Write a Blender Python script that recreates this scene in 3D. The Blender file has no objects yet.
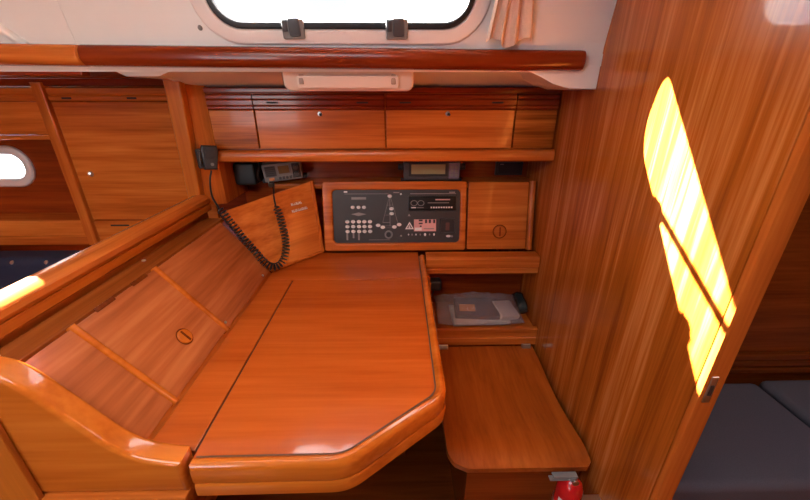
import bpy, bmesh, math, random
from mathutils import Vector, Matrix
R = math.radians
random.seed(7)
scene = bpy.context.scene
col = scene.collection

# ------------------------------------------------------------------ camera
cam_d = bpy.data.cameras.new('camera'); cam = bpy.data.objects.new('camera', cam_d); col.objects.link(cam)
cam.location = (0, 0, 1.30); cam.rotation_euler = (R(90 - 23.2), 0, R(-1.0))
cam_d.sensor_width = 36; cam_d.lens = 36 * 361 / 810; cam_d.clip_start = .02
scene.camera = cam

# ------------------------------------------------------------------ sky and sun
world = bpy.data.worlds.new('sky'); scene.world = world; world.use_nodes = True
wn, wl = world.node_tree.nodes, world.node_tree.links
bg = wn['Background']; bg.inputs[1].default_value = 9
tc = wn.new('ShaderNodeTexCoord'); nz = wn.new('ShaderNodeTexNoise'); nz.noise_dimensions = '4D'; nz.inputs['W'].default_value = 1.0; nz.inputs['Scale'].default_value = 3.2; nz.inputs['Detail'].default_value = 5
rp = wn.new('ShaderNodeValToRGB')
rp.color_ramp.elements[0].position = .38; rp.color_ramp.elements[0].color = (.10, .22, .55, 1)
rp.color_ramp.elements[1].position = .49; rp.color_ramp.elements[1].color = (1, .98, .94, 1)
wl.new(tc.outputs['Generated'], nz.inputs['Vector']); wl.new(nz.outputs['Fac'], rp.inputs[0]); wl.new(rp.outputs[0], bg.inputs[0])

sun_d = bpy.data.lights.new('sun', 'SUN'); sun = bpy.data.objects.new('sun', sun_d); col.objects.link(sun)
sun_d.energy = 170; sun_d.angle = R(.53); sun_d.color = (1, .96, .88)
sun.rotation_euler = Vector((1, -.605, -.711)).to_track_quat('-Z', 'Y').to_euler(); sun.location = (-3, 3, 4)

def frame0(p, rx): return Matrix.Translation(p) @ Matrix.Rotation(rx, 4, 'X')
def portal(name, M, w, h):
    d = bpy.data.lights.new(name, 'AREA'); d.shape = 'RECTANGLE'; d.size = w; d.size_y = h; d.cycles.is_portal = True
    o = bpy.data.objects.new(name, d); col.objects.link(o); o.matrix_world = M
portal('added_hatch_portal', Matrix.Translation((-.425, -.125, 1.73)), .75, .55)  # portal in the unseen hatch that was placed for its light
portal('added_opening_portal', frame0((-1.40, -1.66, 1.31), R(90)), .70, .62)  # portal in the unseen rear opening, added to light lockers and lining
portal('added_aft_hatch_portal', Matrix.Translation((1.25, .30, 1.73)), .35, .35)  # portal in the unseen aft hatch, added to light the berth
vs = scene.view_settings
vs.view_transform = 'Standard'; vs.look = 'None'; vs.gamma = 1; vs.exposure = 0.28; vs.use_curve_mapping = False

# ------------------------------------------------------------------ materials
def nodes(name):
    m = bpy.data.materials.new(name); m.use_nodes = True
    nt = m.node_tree; return m, nt.nodes, nt.links, nt.nodes['Principled BSDF']

def wood(name, dark, mid, light, axis=0, across=26, rough=.24, contrast=.16, coat=.15, turn=0.):
    m, n, l, b = nodes(name)
    geo = n.new('ShaderNodeNewGeometry'); info = n.new('ShaderNodeObjectInfo')
    off = n.new('ShaderNodeVectorMath'); off.operation = 'SCALE'; off.inputs[0].default_value = (3.1, 5.7, 4.3)
    l.new(info.outputs['Random'], off.inputs['Scale'])
    add = n.new('ShaderNodeVectorMath'); l.new(geo.outputs['Position'], add.inputs[0]); l.new(off.outputs[0], add.inputs[1])
    if turn:
        vr = n.new('ShaderNodeVectorRotate'); vr.rotation_type = 'Z_AXIS'; vr.inputs['Angle'].default_value = -turn; l.new(add.outputs[0], vr.inputs['Vector']); add = vr
    def sc(ac, al):
        v = n.new('ShaderNodeVectorMath'); v.operation = 'MULTIPLY'
        s = [ac] * 3; s[axis] = al; v.inputs[1].default_value = s; l.new(add.outputs[0], v.inputs[0]); return v
    def noise(ac, al, det, dist=0.):
        t = n.new('ShaderNodeTexNoise'); t.inputs['Scale'].default_value = 1; t.inputs['Detail'].default_value = det
        t.inputs['Distortion'].default_value = dist; l.new(sc(ac, al).outputs[0], t.inputs['Vector']); return t
    a = noise(across, 1.6, 3, .4); c = noise(across * 5.5, 5, 2); d = noise(across * .22, 1.0, 1)
    def mth(op, x, y):
        q = n.new('ShaderNodeMath'); q.operation = op
        for i, z in enumerate((x, y)):
            if isinstance(z, (int, float)): q.inputs[i].default_value = z
            else: l.new(z, q.inputs[i])
        return q.outputs[0]
    f = mth('ADD', mth('MULTIPLY', a.outputs['Fac'], .5), mth('ADD', mth('MULTIPLY', c.outputs['Fac'], .25), mth('MULTIPLY', d.outputs['Fac'], .25)))
    r = n.new('ShaderNodeValToRGB'); e = r.color_ramp.elements
    e[0].position = .5 - contrast; e[0].color = (*dark, 1); e[1].position = .5 + contrast; e[1].color = (*light, 1)
    k = e.new(.5); k.color = (*mid, 1)
    l.new(f, r.inputs[0]); l.new(r.outputs[0], b.inputs['Base Color'])
    bp = n.new('ShaderNodeBump'); bp.inputs['Strength'].default_value = .035; bp.inputs['Distance'].default_value = .002
    l.new(c.outputs['Fac'], bp.inputs['Height']); l.new(bp.outputs[0], b.inputs['Normal'])
    b.inputs['Specular IOR Level'].default_value = .22; b.inputs['Roughness'].default_value = rough; b.inputs['Coat Weight'].default_value = coat; b.inputs['Coat Roughness'].default_value = .06
    return m

def plain(name, c, rough=.5, metal=0., grain=0., gscale=200, coat=0., alpha=1.):
    m, n, l, b = nodes(name)
    b.inputs['Base Color'].default_value = (*c, 1); b.inputs['Roughness'].default_value = rough; b.inputs['Metallic'].default_value = metal
    b.inputs['Coat Weight'].default_value = coat
    if grain:
        geo = n.new('ShaderNodeNewGeometry'); t = n.new('ShaderNodeTexNoise'); t.inputs['Scale'].default_value = gscale; t.inputs['Detail'].default_value = 3
        l.new(geo.outputs['Position'], t.inputs['Vector'])
        mx = n.new('ShaderNodeMixRGB'); mx.inputs[1].default_value = (*[x * (1 - grain) for x in c], 1); mx.inputs[2].default_value = (*[min(1, x * (1 + grain)) for x in c], 1)
        l.new(t.outputs['Fac'], mx.inputs[0]); l.new(mx.outputs[0], b.inputs['Base Color'])
        bp = n.new('ShaderNodeBump'); bp.inputs['Strength'].default_value = .25; bp.inputs['Distance'].default_value = .001
        l.new(t.outputs['Fac'], bp.inputs['Height']); l.new(bp.outputs[0], b.inputs['Normal'])
    return m

def clear(name, tint, gloss=.12, rough=.02, wrinkle=0., milk=0.):
    m = bpy.data.materials.new(name); m.use_nodes = True; n, l = m.node_tree.nodes, m.node_tree.links
    n.remove(n['Principled BSDF']); o = n['Material Output']
    t = n.new('ShaderNodeBsdfTransparent'); t.inputs[0].default_value = (*tint, 1)
    g = n.new('ShaderNodeBsdfGlossy'); g.inputs['Roughness'].default_value = rough
    mx = n.new('ShaderNodeMixShader'); fr = n.new('ShaderNodeLayerWeight'); fr.inputs[0].default_value = .5
    pw_ = n.new('ShaderNodeMath'); pw_.operation = 'POWER'; pw_.inputs[1].default_value = 4; l.new(fr.outputs['Facing'], pw_.inputs[0])
    ad = n.new('ShaderNodeMath'); ad.operation = 'MULTIPLY_ADD'; ad.inputs[1].default_value = .6; ad.inputs[2].default_value = gloss
    l.new(pw_.outputs[0], ad.inputs[0]); l.new(ad.outputs[0], mx.inputs[0]); l.new(t.outputs[0], mx.inputs[1]); l.new(g.outputs[0], mx.inputs[2]); l.new(mx.outputs[0], o.inputs[0])
    if wrinkle:
        no = n.new('ShaderNodeTexNoise'); no.inputs['Scale'].default_value = 45; bp = n.new('ShaderNodeBump'); bp.inputs['Strength'].default_value = wrinkle; bp.inputs['Distance'].default_value = .01
        l.new(no.outputs['Fac'], bp.inputs['Height']); l.new(bp.outputs[0], g.inputs['Normal'])
    if milk:
        df = n.new('ShaderNodeBsdfDiffuse'); df.inputs[0].default_value = (.75, .70, .70, 1); m2 = n.new('ShaderNodeMixShader'); m2.inputs[0].default_value = milk
        l.new(mx.outputs[0], m2.inputs[1]); l.new(df.outputs[0], m2.inputs[2]); l.new(m2.outputs[0], o.inputs[0])
    return m

def sapele(n, k=1., axis=0, **kw):
    return wood(n, (.30 * k, .062 * k, .008 * k), (.51 * k, .122 * k, .017 * k), (.66 * k, .195 * k, .032 * k), axis, **kw)
W_desk = wood('desk_veneer', (.32, .052, .006), (.44, .083, .010), (.54, .118, .016), 0, across=22, rough=.18, contrast=.2, coat=.7)
W_lid = wood('lid_veneer', (.27, .066, .018), (.42, .118, .032), (.55, .185, .055), 1, across=17, rough=.26, contrast=.13)
W_x = sapele('sapele_along', 1, 0)
W_y = sapele('sapele_across', 1, 1)
W_z = wood('bulkhead_veneer', (.21, .042, .004), (.42, .103, .011), (.70, .250, .065), 2, across=40, rough=.25, contrast=.19, coat=.55)
W_zt = sapele('sapele_upright', 1.0, 2)
W_strip = wood('striped_filler', (0.220, 0.050, 0.004), (0.400, 0.097, 0.010), (0.560, 0.166, 0.019), 0, across=36, contrast=.1)
W_red = wood('red_mahogany', (0.130, 0.014, 0.002), (0.200, 0.025, 0.004), (0.280, 0.044, 0.007), 0, rough=.2)
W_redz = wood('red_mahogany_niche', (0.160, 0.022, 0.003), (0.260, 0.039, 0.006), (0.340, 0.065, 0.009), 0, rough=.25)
W_rim = wood('solid_rim', (0.368, 0.077, 0.007), (0.506, 0.124, 0.012), (0.607, 0.171, 0.021), 0, across=18, rough=.2, coat=.6)
W_rimy = wood('solid_rim_fore', (0.368, 0.077, 0.007), (0.506, 0.124, 0.012), (0.607, 0.171, 0.021), 1, across=18, rough=.2, coat=.6)
W_post = wood('light_post', (0.368, 0.089, 0.009), (0.506, 0.136, 0.015), (0.607, 0.184, 0.025), 2, across=24, rough=.3)
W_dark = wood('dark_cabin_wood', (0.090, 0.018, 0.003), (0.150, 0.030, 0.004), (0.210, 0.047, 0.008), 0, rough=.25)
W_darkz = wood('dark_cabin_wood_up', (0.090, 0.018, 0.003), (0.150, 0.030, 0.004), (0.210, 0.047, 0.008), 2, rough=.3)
M_white = plain('gelcoat_lining', (.86, .86, .83), .42, grain=.02, gscale=30)
M_frame = plain('window_surround', (.82, .74, .70), .35)
M_rubber = plain('black_rubber', (.012, .012, .014), .45)
M_black = plain('black_plastic', (.02, .02, .022), .4, grain=.1)
M_plate = plain('panel_plate', (.030, .026, .026), .5, grain=.08, gscale=400)
M_grey = plain('grey_plastic', (.06, .06, .065), .4)
M_lgrey = plain('light_grey_plastic', (.20, .195, .19), .4)
M_print = plain('white_print', (.80, .76, .74), .5)
M_printd = plain('dim_print', (.24, .21, .20), .5)
M_metal = plain('brushed_steel', (.62, .60, .57), .28, 1.)
M_seam = plain('seam_shadow', (.03, .012, .006), .8)
M_inset = plain('brown_inset', (.10, .035, .012), .6)
M_pink = plain('pink_sticker', (.72, .36, .33), .5)
M_red = plain('red_enamel', (.55, .012, .014), .22, coat=.5)
M_lcd = plain('lcd_olive', (.32, .30, .16), .25)
M_lcdd = plain('lcd_brown', (.16, .10, .04), .25)
M_cord = plain('coil_cord', (.012, .012, .013), .38)
M_navy = plain('navy_fabric', (.016, .022, .055), .85, grain=.3, gscale=500)
M_blue = plain('slate_fabric', (.075, .068, .088), .9, grain=.3, gscale=420)
M_curt = plain('peach_curtain', (.80, .60, .46), .8, grain=.1, gscale=300)
M_lamp = plain('lamp_housing', (.80, .62, .50), .4)
M_diff = plain('lamp_diffuser', (.86, .72, .60), .3)
M_glass = clear('window_glass', (.97, .98, .99), .02)
M_bag = clear('plastic_film', (.90, .88, .90), .22, .14, 1., .13)
M_paper = plain('cream_paper', (.72, .62, .56), .7, grain=.15, gscale=60)
M_book = plain('grey_booklet', (.07, .055, .075), .6, grain=.2, gscale=80)
M_orange = plain('orange_label', (.62, .22, .08), .5)
M_floor = wood('cabin_sole', (0.100, 0.022, 0.004), (0.160, 0.036, 0.006), (0.220, 0.055, 0.009), 0)

# ------------------------------------------------------------------ geometry helpers
def nb(): return bmesh.new()

def box(bm, lo, hi, bev=0., seg=2):
    t = bmesh.new(); bmesh.ops.create_cube(t, size=1)
    for v in t.verts:
        v.co = Vector([(lo[i] + hi[i]) / 2 + v.co[i] * (hi[i] - lo[i]) for i in range(3)])
    if bev: bmesh.ops.bevel(t, geom=t.edges[:], offset=bev, segments=seg, profile=.5, affect='EDGES', clamp_overlap=True)
    return join(bm, t)

def join(bm, t, M=None):
    if M is not None: t.transform(M)
    me = bpy.data.meshes.new('t'); t.to_mesh(me); t.free(); bm.from_mesh(me); bpy.data.meshes.remove(me); return bm

def prism(bm, poly, a0, a1, axis=1, bev=0., seg=2):
    """closed 2D polygon extruded along an axis; poly holds the other two coordinates in order"""
    oth = [i for i in range(3) if i != axis]
    def P(p, a):
        v = [0, 0, 0]; v[oth[0]], v[oth[1]] = p; v[axis] = a; return v
    t = bmesh.new(); A = [t.verts.new(P(p, a0)) for p in poly]; B = [t.verts.new(P(p, a1)) for p in poly]; n = len(poly)
    fa = t.faces.new(A); fb = t.faces.new(B[::-1])
    for i in range(n): t.faces.new((A[i], B[i], B[(i + 1) % n], A[(i + 1) % n]))
    bmesh.ops.recalc_face_normals(t, faces=t.faces[:])
    if bev:
        ed = set(fa.edges) | set(fb.edges)
        bmesh.ops.bevel(t, geom=list(ed), offset=bev, segments=seg, profile=.5, affect='EDGES', clamp_overlap=True)
    return join(bm, t)

def rrect(w, h, r, n=6, cx=0, cy=0):
    pts = []
    for sx, sy, a0 in ((1, 1, 0), (-1, 1, 90), (-1, -1, 180), (1, -1, 270)):
        for i in range(n + 1):
            a = R(a0 + 90 * i / n); pts.append((cx + sx * (w / 2 - r) + r * math.cos(a), cy + sy * (h / 2 - r) + r * math.sin(a)))
    return pts

def ring(bm, outer, inner, z0, z1, M=None, bev=0.):
    """flat ring between two loops of equal length, in XY, with thickness"""
    t = bmesh.new(); n = len(outer)
    L = [[t.verts.new((p[0], p[1], z)) for p in lp] for lp, z in ((outer, z0), (outer, z1), (inner, z1), (inner, z0))]
    for k in range(4):
        a, b = L[k], L[(k + 1) % 4]
        for i in range(n): t.faces.new((a[i], a[(i + 1) % n], b[(i + 1) % n], b[i]))
    bmesh.ops.recalc_face_normals(t, faces=t.faces[:])
    if bev:
        ed = [e for e in t.edges if all(v in L[1] for v in e.verts) or all(v in L[2] for v in e.verts)]
        bmesh.ops.bevel(t, geom=ed, offset=bev, segments=3, profile=.5, affect='EDGES', clamp_overlap=True)
    return join(bm, t, M)

def slab(bm, poly, z0, z1, M=None, bev=0., seg=2):
    t = bmesh.new(); prism(t, poly, z0, z1, 2, bev, seg); return join(bm, t, M)

def cyl(bm, p, d, r0, r1, h, n=20, bev=0.):
    """cylinder or cone from p along d"""
    t = bmesh.new(); bmesh.ops.create_cone(t, cap_ends=True, segments=n, radius1=r0, radius2=r1, depth=h)
    if bev:
        ed = [e for e in t.edges if abs(e.verts[0].co.z - e.verts[1].co.z) < 1e-6]
        bmesh.ops.bevel(t, geom=ed, offset=bev, segments=2, profile=.5, affect='EDGES')
    q = Vector(d).normalized().to_track_quat('Z', 'Y').to_matrix().to_4x4()
    return join(bm, t, Matrix.Translation(Vector(p) + Vector(d).normalized() * h / 2) @ q)

def tube(bm, pts, r, n=8):
    pts = [Vector(p) for p in pts]; rings = []; up = None
    for i, p in enumerate(pts):
        d = (pts[min(i + 1, len(pts) - 1)] - pts[max(i - 1, 0)]).normalized()
        if up is None: up = d.orthogonal().normalized()
        up = (up - d * up.dot(d)).normalized(); s = d.cross(up)
        rings.append([bm.verts.new(p + (up * math.cos(2 * math.pi * k / n) + s * math.sin(2 * math.pi * k / n)) * r) for k in range(n)])
    for a, b in zip(rings, rings[1:]):
        for k in range(n): bm.faces.new((a[k], a[(k + 1) % n], b[(k + 1) % n], b[k]))
    bm.faces.new(rings[0][::-1]); bm.faces.new(rings[-1]); return bm

def lathe(bm, prof, n=28, M=None):
    t = bmesh.new(); rows = [[t.verts.new((r * math.cos(2 * math.pi * k / n), r * math.sin(2 * math.pi * k / n), z)) for k in range(n)] for r, z in prof]
    for a, b in zip(rows, rows[1:]):
        for k in range(n): t.faces.new((a[k], a[(k + 1) % n], b[(k + 1) % n], b[k]))
    t.faces.new(rows[0][::-1]); t.faces.new(rows[-1]); return join(bm, t, M)

def sweep(bm, path, prof):
    """profile (outward offset, z) mitred along a 2D path in XY; outward = right of travel"""
    P = [Vector(p) for p in path]; rows = []
    for i, p in enumerate(P):
        d0 = (P[i] - P[i - 1]).normalized() if i else (P[1] - P[0]).normalized()
        d1 = (P[i + 1] - P[i]).normalized() if i < len(P) - 1 else d0
        n0, n1 = Vector((d0.y, -d0.x)), Vector((d1.y, -d1.x)); m = (n0 + n1).normalized(); k = 1 / max(.3, m.dot(n0))
        rows.append([bm.verts.new((p.x + m.x * o * k, p.y + m.y * o * k, z)) for o, z in prof])
    n = len(prof)
    for a, b in zip(rows, rows[1:]):
        for k in range(n): bm.faces.new((a[k], a[(k + 1) % n], b[(k + 1) % n], b[k]))
    bm.faces.new(rows[0]); bm.faces.new(rows[-1][::-1]); bmesh.ops.recalc_face_normals(bm, faces=bm.faces[:]); return bm

def fillet(pts, r, n=6):
    """round the inner corners of an open 2D path"""
    P = [Vector(p) for p in pts]; out = [P[0]]
    for i in range(1, len(P) - 1):
        a, b = (P[i - 1] - P[i]).normalized(), (P[i + 1] - P[i]).normalized()
        s, e = P[i] + a * r, P[i] + b * r
        for k in range(n + 1):
            u = k / n; out.append(s * (1 - u) ** 2 + P[i] * 2 * u * (1 - u) + e * u * u)
    return out + [P[-1]]

def bez(pts, n=12):
    """Catmull-Rom through points"""
    P = [Vector(p) for p in pts]; P = [P[0] * 2 - P[1]] + P + [P[-1] * 2 - P[-2]]; out = []
    for i in range(1, len(P) - 2):
        for k in range(n):
            u = k / n; a, b, c, d = P[i - 1:i + 3]
            out.append(.5 * (2 * b + (c - a) * u + (2 * a - 5 * b + 4 * c - d) * u * u + (3 * b - a - 3 * c + d) * u ** 3))
    return out + [P[-2]]

WL = {}
def link(name, data, loc, parent):
    o = bpy.data.objects.new(name, data); col.objects.link(o); WL[o] = Vector(loc)
    if parent is not None:
        o.parent = parent; o.location = WL[o] - WL[parent]
    else: o.location = loc
    return o
def tag(o, label=None, cat=None, group=None, kind=None):
    for k, v in (('label', label), ('category', cat), ('group', group), ('kind', kind)):
        if v: o[k] = v
    return o
def obj(name, bm, mat, parent=None, M=None, label=None, cat=None, group=None, kind=None, ang=32):
    if M is not None: bm.transform(M)
    lo = [min(v.co[i] for v in bm.verts) for i in range(3)]; hi = [max(v.co[i] for v in bm.verts) for i in range(3)]
    c = Vector(((lo[0] + hi[0]) / 2, (lo[1] + hi[1]) / 2, lo[2] if parent is None else (lo[2] + hi[2]) / 2))
    bmesh.ops.translate(bm, verts=bm.verts[:], vec=-c)
    for f in bm.faces: f.smooth = True
    for e in bm.edges:
        if len(e.link_faces) != 2 or e.calc_face_angle(0) > R(ang): e.smooth = False
    me = bpy.data.meshes.new(name); bm.to_mesh(me); bm.free(); me.materials.append(mat)
    o = link(name, me, c, parent)
    if ang < 60:
        w = o.modifiers.new('normals', 'WEIGHTED_NORMAL'); w.keep_sharp = True; w.weight = 100
    return tag(o, label, cat, group, kind)
def empty(name, loc, label=None, cat=None, group=None, kind=None):
    o = link(name, None, loc, None); o.empty_display_size = .05; return tag(o, label, cat, group, kind)
def bx(name, lo, hi, mat, parent=None, bev=.002, **k): return obj(name, box(nb(), lo, hi, bev), mat, parent, **k)
def frame(o, u, v):
    """matrix whose local X is u, Y is v made square, Z is the outward normal"""
    u = Vector(u).normalized(); v = Vector(v); n = u.cross(v).normalized(); v = n.cross(u)
    M = Matrix.Identity(4)
    for i in range(3): M[i][0], M[i][1], M[i][2], M[i][3] = u[i], v[i], n[i], o[i]
    return M
def text_mesh(s, size, M, name, mat, parent, align='CENTER'):
    cu = bpy.data.curves.new('t', 'FONT'); cu.body = s; cu.size = size; cu.align_x = align; cu.align_y = 'CENTER'; cu.extrude = .0002
    o = bpy.data.objects.new('t', cu); col.objects.link(o)
    me = bpy.data.meshes.new_from_object(o.evaluated_get(bpy.context.evaluated_depsgraph_get()))
    b = nb(); b.from_mesh(me); bpy.data.objects.remove(o); bpy.data.curves.remove(cu); bpy.data.meshes.remove(me)
    return obj(name, b, mat, parent, M)

BX = .515            # face of the bulkhead
# ------------------------------------------------------------------ the setting
bx('floor', (-2.3, -1.6, -.03), (2.0, 1.8, 0), M_floor, kind='structure')
wr = bx('wall_right', (BX, .478, 0), (BX + .034, 1.75, 1.69), W_z, bev=.001, kind='structure', label='tall varnished wooden bulkhead right of the chart table')
t = bx('trim_1', (BX - .001, .462, 0), (BX + .036, .478, 1.69), W_zt, bev=.006, kind='structure', label='rounded hardwood edge of the bulkhead at the doorway')
s = nb(); box(s, (BX + .006, .4600, .812), (BX + .018, .4625, .868), .001); obj('strike_plate', s, M_metal, t, label='small steel strike plate')
s = nb(); box(s, (BX + .009, .4590, .828), (BX + .015, .4602, .85), .0003); obj('strike_slot', s, M_black, t)

def wallY(z): return 1.02 - .2 * (z - 1.40)
def lining(name, x0, x1, z0, z1, hole):
    """inclined cabin side with a rounded window hole; hole = (xc, zc, w, h, r)"""
    v = Vector((0, wallY(z1) - wallY(z0), z1 - z0)); M = frame((x0, wallY(z0), z0), (1, 0, 0), v); H = v.length; Wd = x1 - x0
    hp = rrect(hole[2], hole[3], hole[4], 8, hole[0] - x0, (hole[1] - z0) * H / (z1 - z0))
    op = [(0, 0), (Wd, 0), (Wd, H), (0, H)]
    t = bmesh.new()
    def loop(ps):
        vv = [t.verts.new((p[0], p[1], 0)) for p in ps]; return [t.edges.new((vv[i], vv[(i + 1) % len(vv)])) for i in range(len(vv))]
    bmesh.ops.triangle_fill(t, use_beauty=True, edges=loop(op) + loop(hp))
    r = bmesh.ops.extrude_face_region(t, geom=t.faces[:])
    bmesh.ops.translate(t, verts=[g for g in r['geom'] if isinstance(g, bmesh.types.BMVert)], vec=(0, 0, -.012))
    bmesh.ops.recalc_face_normals(t, faces=t.faces[:])
    return obj(name, t, M_white, None, M, kind='structure'), M, (hole[0] - x0, (hole[1] - z0) * H / (z1 - z0))

WIN = (-.130, 1.534, .628, .184, .074)
lin, ML, hc = lining('wall_front', -.78, BX - .001, 1.355, 1.70, WIN)
lin['label'] = 'off-white moulded cabin side above the wooden rail'
lin2, ML2, hc2 = lining('wall_left', -2.3, -.781, 1.355, 1.70, (-1.775, 1.530, .96, .176, .068))
sc_ = nb(); cyl(sc_, ML @ Vector((-.472 + .78, .095, 0)), ML.to_3x3() @ Vector((0, 0, 1)), .006, .004, .004, 14); obj('screw_cap', sc_, M_lgrey, lin, label='small grey screw cap')

def window(name, M, c, w, h, r, latches, label):
    e = empty(name, M @ Vector((c[0], c[1] - h / 2, 0)), label, None, None, 'structure')
    T = M @ Matrix.Translation((c[0], c[1], 0))
    b = nb(); ring(b, rrect(w + .072, h + .062, r + .034, 8), rrect(w - .006, h - .006, r - .003, 8), -.011, .007, None, .006); obj('frame', b, M_frame, e, T, label='pale moulded window surround')
    b = nb(); ring(b, rrect(w - .006, h - .006, r - .003, 8), rrect(w - .034, h - .034, r - .016, 8), -.009, .009, None, .004); obj('gasket', b, M_rubber, e, T, label='black rubber gasket')
    b = nb(); slab(b, rrect(w - .028, h - .028, r - .014, 8), -.006, -.002); obj('pane', b, M_glass, e, T)
    for x in latches:
        b = nb(); box(b, (x - .026, -h / 2 - .018, .005), (x + .026, -h / 2 + .024, .017), .004); q = obj('latch', b, M_lgrey, e, T, label='grey plastic window latch')
        b = nb(); box(b, (x - .024, -h / 2 - .002, .015), (x - .012, -h / 2 + .022, .020), .002); box(b, (x - .009, -h / 2 - .012, .015), (x + .018, -h / 2 + .026, .023), .004); obj('latch_lever', b, M_grey, q, T)
    return e
window('window_1', ML, hc, WIN[2], WIN[3], WIN[4], (-.118, .128), 'long cabin window with black gasket above the chart table')
window('window_2', ML2, hc2, .96, .176, .068, (), 'neighbouring cabin window further along the saloon side')

b = nb(); tube(b, bez([(-1.02, wallY(1.60) - .001, 1.60), (-.985, wallY(1.50) - .001, 1.50), (-.945, wallY(1.45), 1.45), (-.90, wallY(1.41), 1.41)], 8), .012, 12); obj('moulding_rib', b, M_white, lin2, label='soft moulded rib in the pale lining')
# deck over the lockers, ceiling, outer hull
b = nb(); prism(b, [(1.015, 1.368), (1.26, 1.325), (1.26, 1.355), (1.015, 1.395)], -.66, BX - .001, 0, 0); obj('ceiling_soffit', b, M_white, kind='structure', label='pale underside of the side deck above the lockers')
bx('ceiling_deck', (-2.3, 1.036, 1.40), (2.0, 1.80, 1.43), M_white, kind='structure')
b = nb(); prism(b, [(.30, 1.368), (.36, 1.345), (.40, 1.326), (.44, 1.316), (BX - .001, 1.314), (BX - .001, 1.42), (.466, 1.42), (.466, 1.37), (.30, 1.372)], 1.016, 1.16, 1, .003); obj('trim_2', b, M_white, kind='structure', label='pale moulded corner piece beside the bulkhead')
b = nb(); prism(b, [(-.755, 1.366), (-.712, 1.345), (-.625, 1.345), (-.58, 1.364), (-.58, 1.40), (-.755, 1.40)], 1.06, 1.24, 1, .003); obj('trim_3', b, M_white, kind='structure', label='pale beam end above the hardwood post')
HX0, HX1, HY0, HY1 = -.80, -.05, -.40, .15        # unseen deck hatch, its size and place chosen for the light
t = bmesh.new()
def loop(ps):
    vv = [t.verts.new((p[0], p[1], 0)) for p in ps]; return [t.edges.new((vv[i], vv[(i + 1) % len(vv)])) for i in range(len(vv))]
bmesh.ops.triangle_fill(t, use_beauty=True, edges=loop([(-2.3, -1.6), (2.0, -1.6), (2.0, 1.0), (-2.3, 1.0)]) + loop([(HX0, HY0), (HX1, HY0), (HX1, HY1), (HX0, HY1)]) + loop([(1.08, .12), (1.42, .12), (1.42, .47), (1.08, .47)]))  # last loop: unseen aft hatch, added to brighten the berth
r_ = bmesh.ops.extrude_face_region(t, geom=t.faces[:]); bmesh.ops.translate(t, verts=[g for g in r_['geom'] if isinstance(g, bmesh.types.BMVert)], vec=(0, 0, .03)); bmesh.ops.recalc_face_normals(t, faces=t.faces[:])
obj('ceiling', t, M_white, None, Matrix.Translation((0, 0, 1.69)), kind='structure')
wb = nb()                                                   # far side of the cabin; its opening is added to light the lockers
for lo, hi in (((-2.3, -1.64, 0), (-1.75, -1.6, 1.69)), ((-1.05, -1.64, 0), (2.0, -1.6, 1.69)), ((-1.75, -1.64, 0), (-1.05, -1.6, 1.0)), ((-1.75, -1.64, 1.62), (-1.05, -1.6, 1.69))): box(wb, lo, hi)
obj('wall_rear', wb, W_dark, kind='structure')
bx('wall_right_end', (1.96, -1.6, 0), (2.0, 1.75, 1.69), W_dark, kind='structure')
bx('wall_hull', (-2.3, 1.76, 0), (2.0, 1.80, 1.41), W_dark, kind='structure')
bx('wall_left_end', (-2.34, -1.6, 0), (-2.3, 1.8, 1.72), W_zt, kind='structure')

# hardwood grab rail along the cabin side: two lengths butted together
def half_round(name, x0, x1, z0, z1, mat, label, y=.985):
    b = nb(); n = 12; rows = []
    xs = [x0, x0 + .004, x1 - .012, x1 - .003, x1]
    for i, x in enumerate(xs):
        k = (.9, 1, 1, .96, .84)[i]; zc = z0 + (z1 - z0) * (x - x0) / (x1 - x0); ring_ = []
        for j in range(n + 1):
            a = math.pi * (j / n - .5)
            ring_.append(b.verts.new((x, y + .034 - .034 * k * abs(math.cos(a)) ** .45, zc + .0235 * k * math.copysign(abs(math.sin(a)) ** .8, math.sin(a)))))
        ring_ += [b.verts.new((x, y + .06, zc + .0235 * k)), b.verts.new((x, y + .06, zc - .0235 * k))]
        rows.append(ring_)
    m = len(rows[0])
    for A, B in zip(rows, rows[1:]):
        for k in range(m): b.faces.new((A[k], A[(k + 1) % m], B[(k + 1) % m], B[k]))
    b.faces.new(rows[0]); b.faces.new(rows[-1][::-1]); bmesh.ops.recalc_face_normals(b, faces=b.faces[:])
    return obj(name, b, mat, kind='structure', label=label)
gr = half_round('trim_4', -.762, .462, 1.389, 1.379, W_red, 'dark red mahogany rail under the window')
for x, z in ((-.735, 1.393), (.415, 1.384)):
    b = nb(); cyl(b, (x, .9885, z), (0, -1, 0), .004, .0035, .003, 12); obj('plug', b, M_seam, gr)
half_round('trim_5', -2.3, -.764, 1.405, 1.389, W_x, 'lighter left-hand length of the grab rail', .984)
bx('trim_6', (-2.3, 1.03, 1.345), (-.80, 1.06, 1.366), W_red, bev=.004, kind='structure', label='dark wooden batten below the left rail')

# ------------------------------------------------------------------ lamp under the deck
lp = empty('strip_lamp', (-.13, 1.06, 1.33), 'long cream fluorescent lamp under the side deck above the lockers', 'lamp')
MLp = frame((-.13, 1.055, 1.345), (1, 0, 0), (0, .985, -.17))
b = nb(); slab(b, rrect(.345, .075, .02, 6), -.018, .020, None, .007, 3); obj('housing', b, M_lamp, lp, frame((-.131, 1.070, 1.350), (1, 0, 0), (0, -.3, 1)))
b = nb(); slab(b, rrect(.265, .030, .005, 4), .019, .024, None, .002); d_ = obj('diffuser', b, M_diff, lp, frame((-.131, 1.066, 1.338), (1, 0, 0), (0, -.3, 1)))
for x in (-.252, -.012):
    b = nb(); box(b, (x - .006, 1.040, 1.326), (x + .006, 1.052, 1.350), .002); obj('end_clip', b, plain('lamp_clip', (.40, .25, .17), .4), lp)

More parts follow.
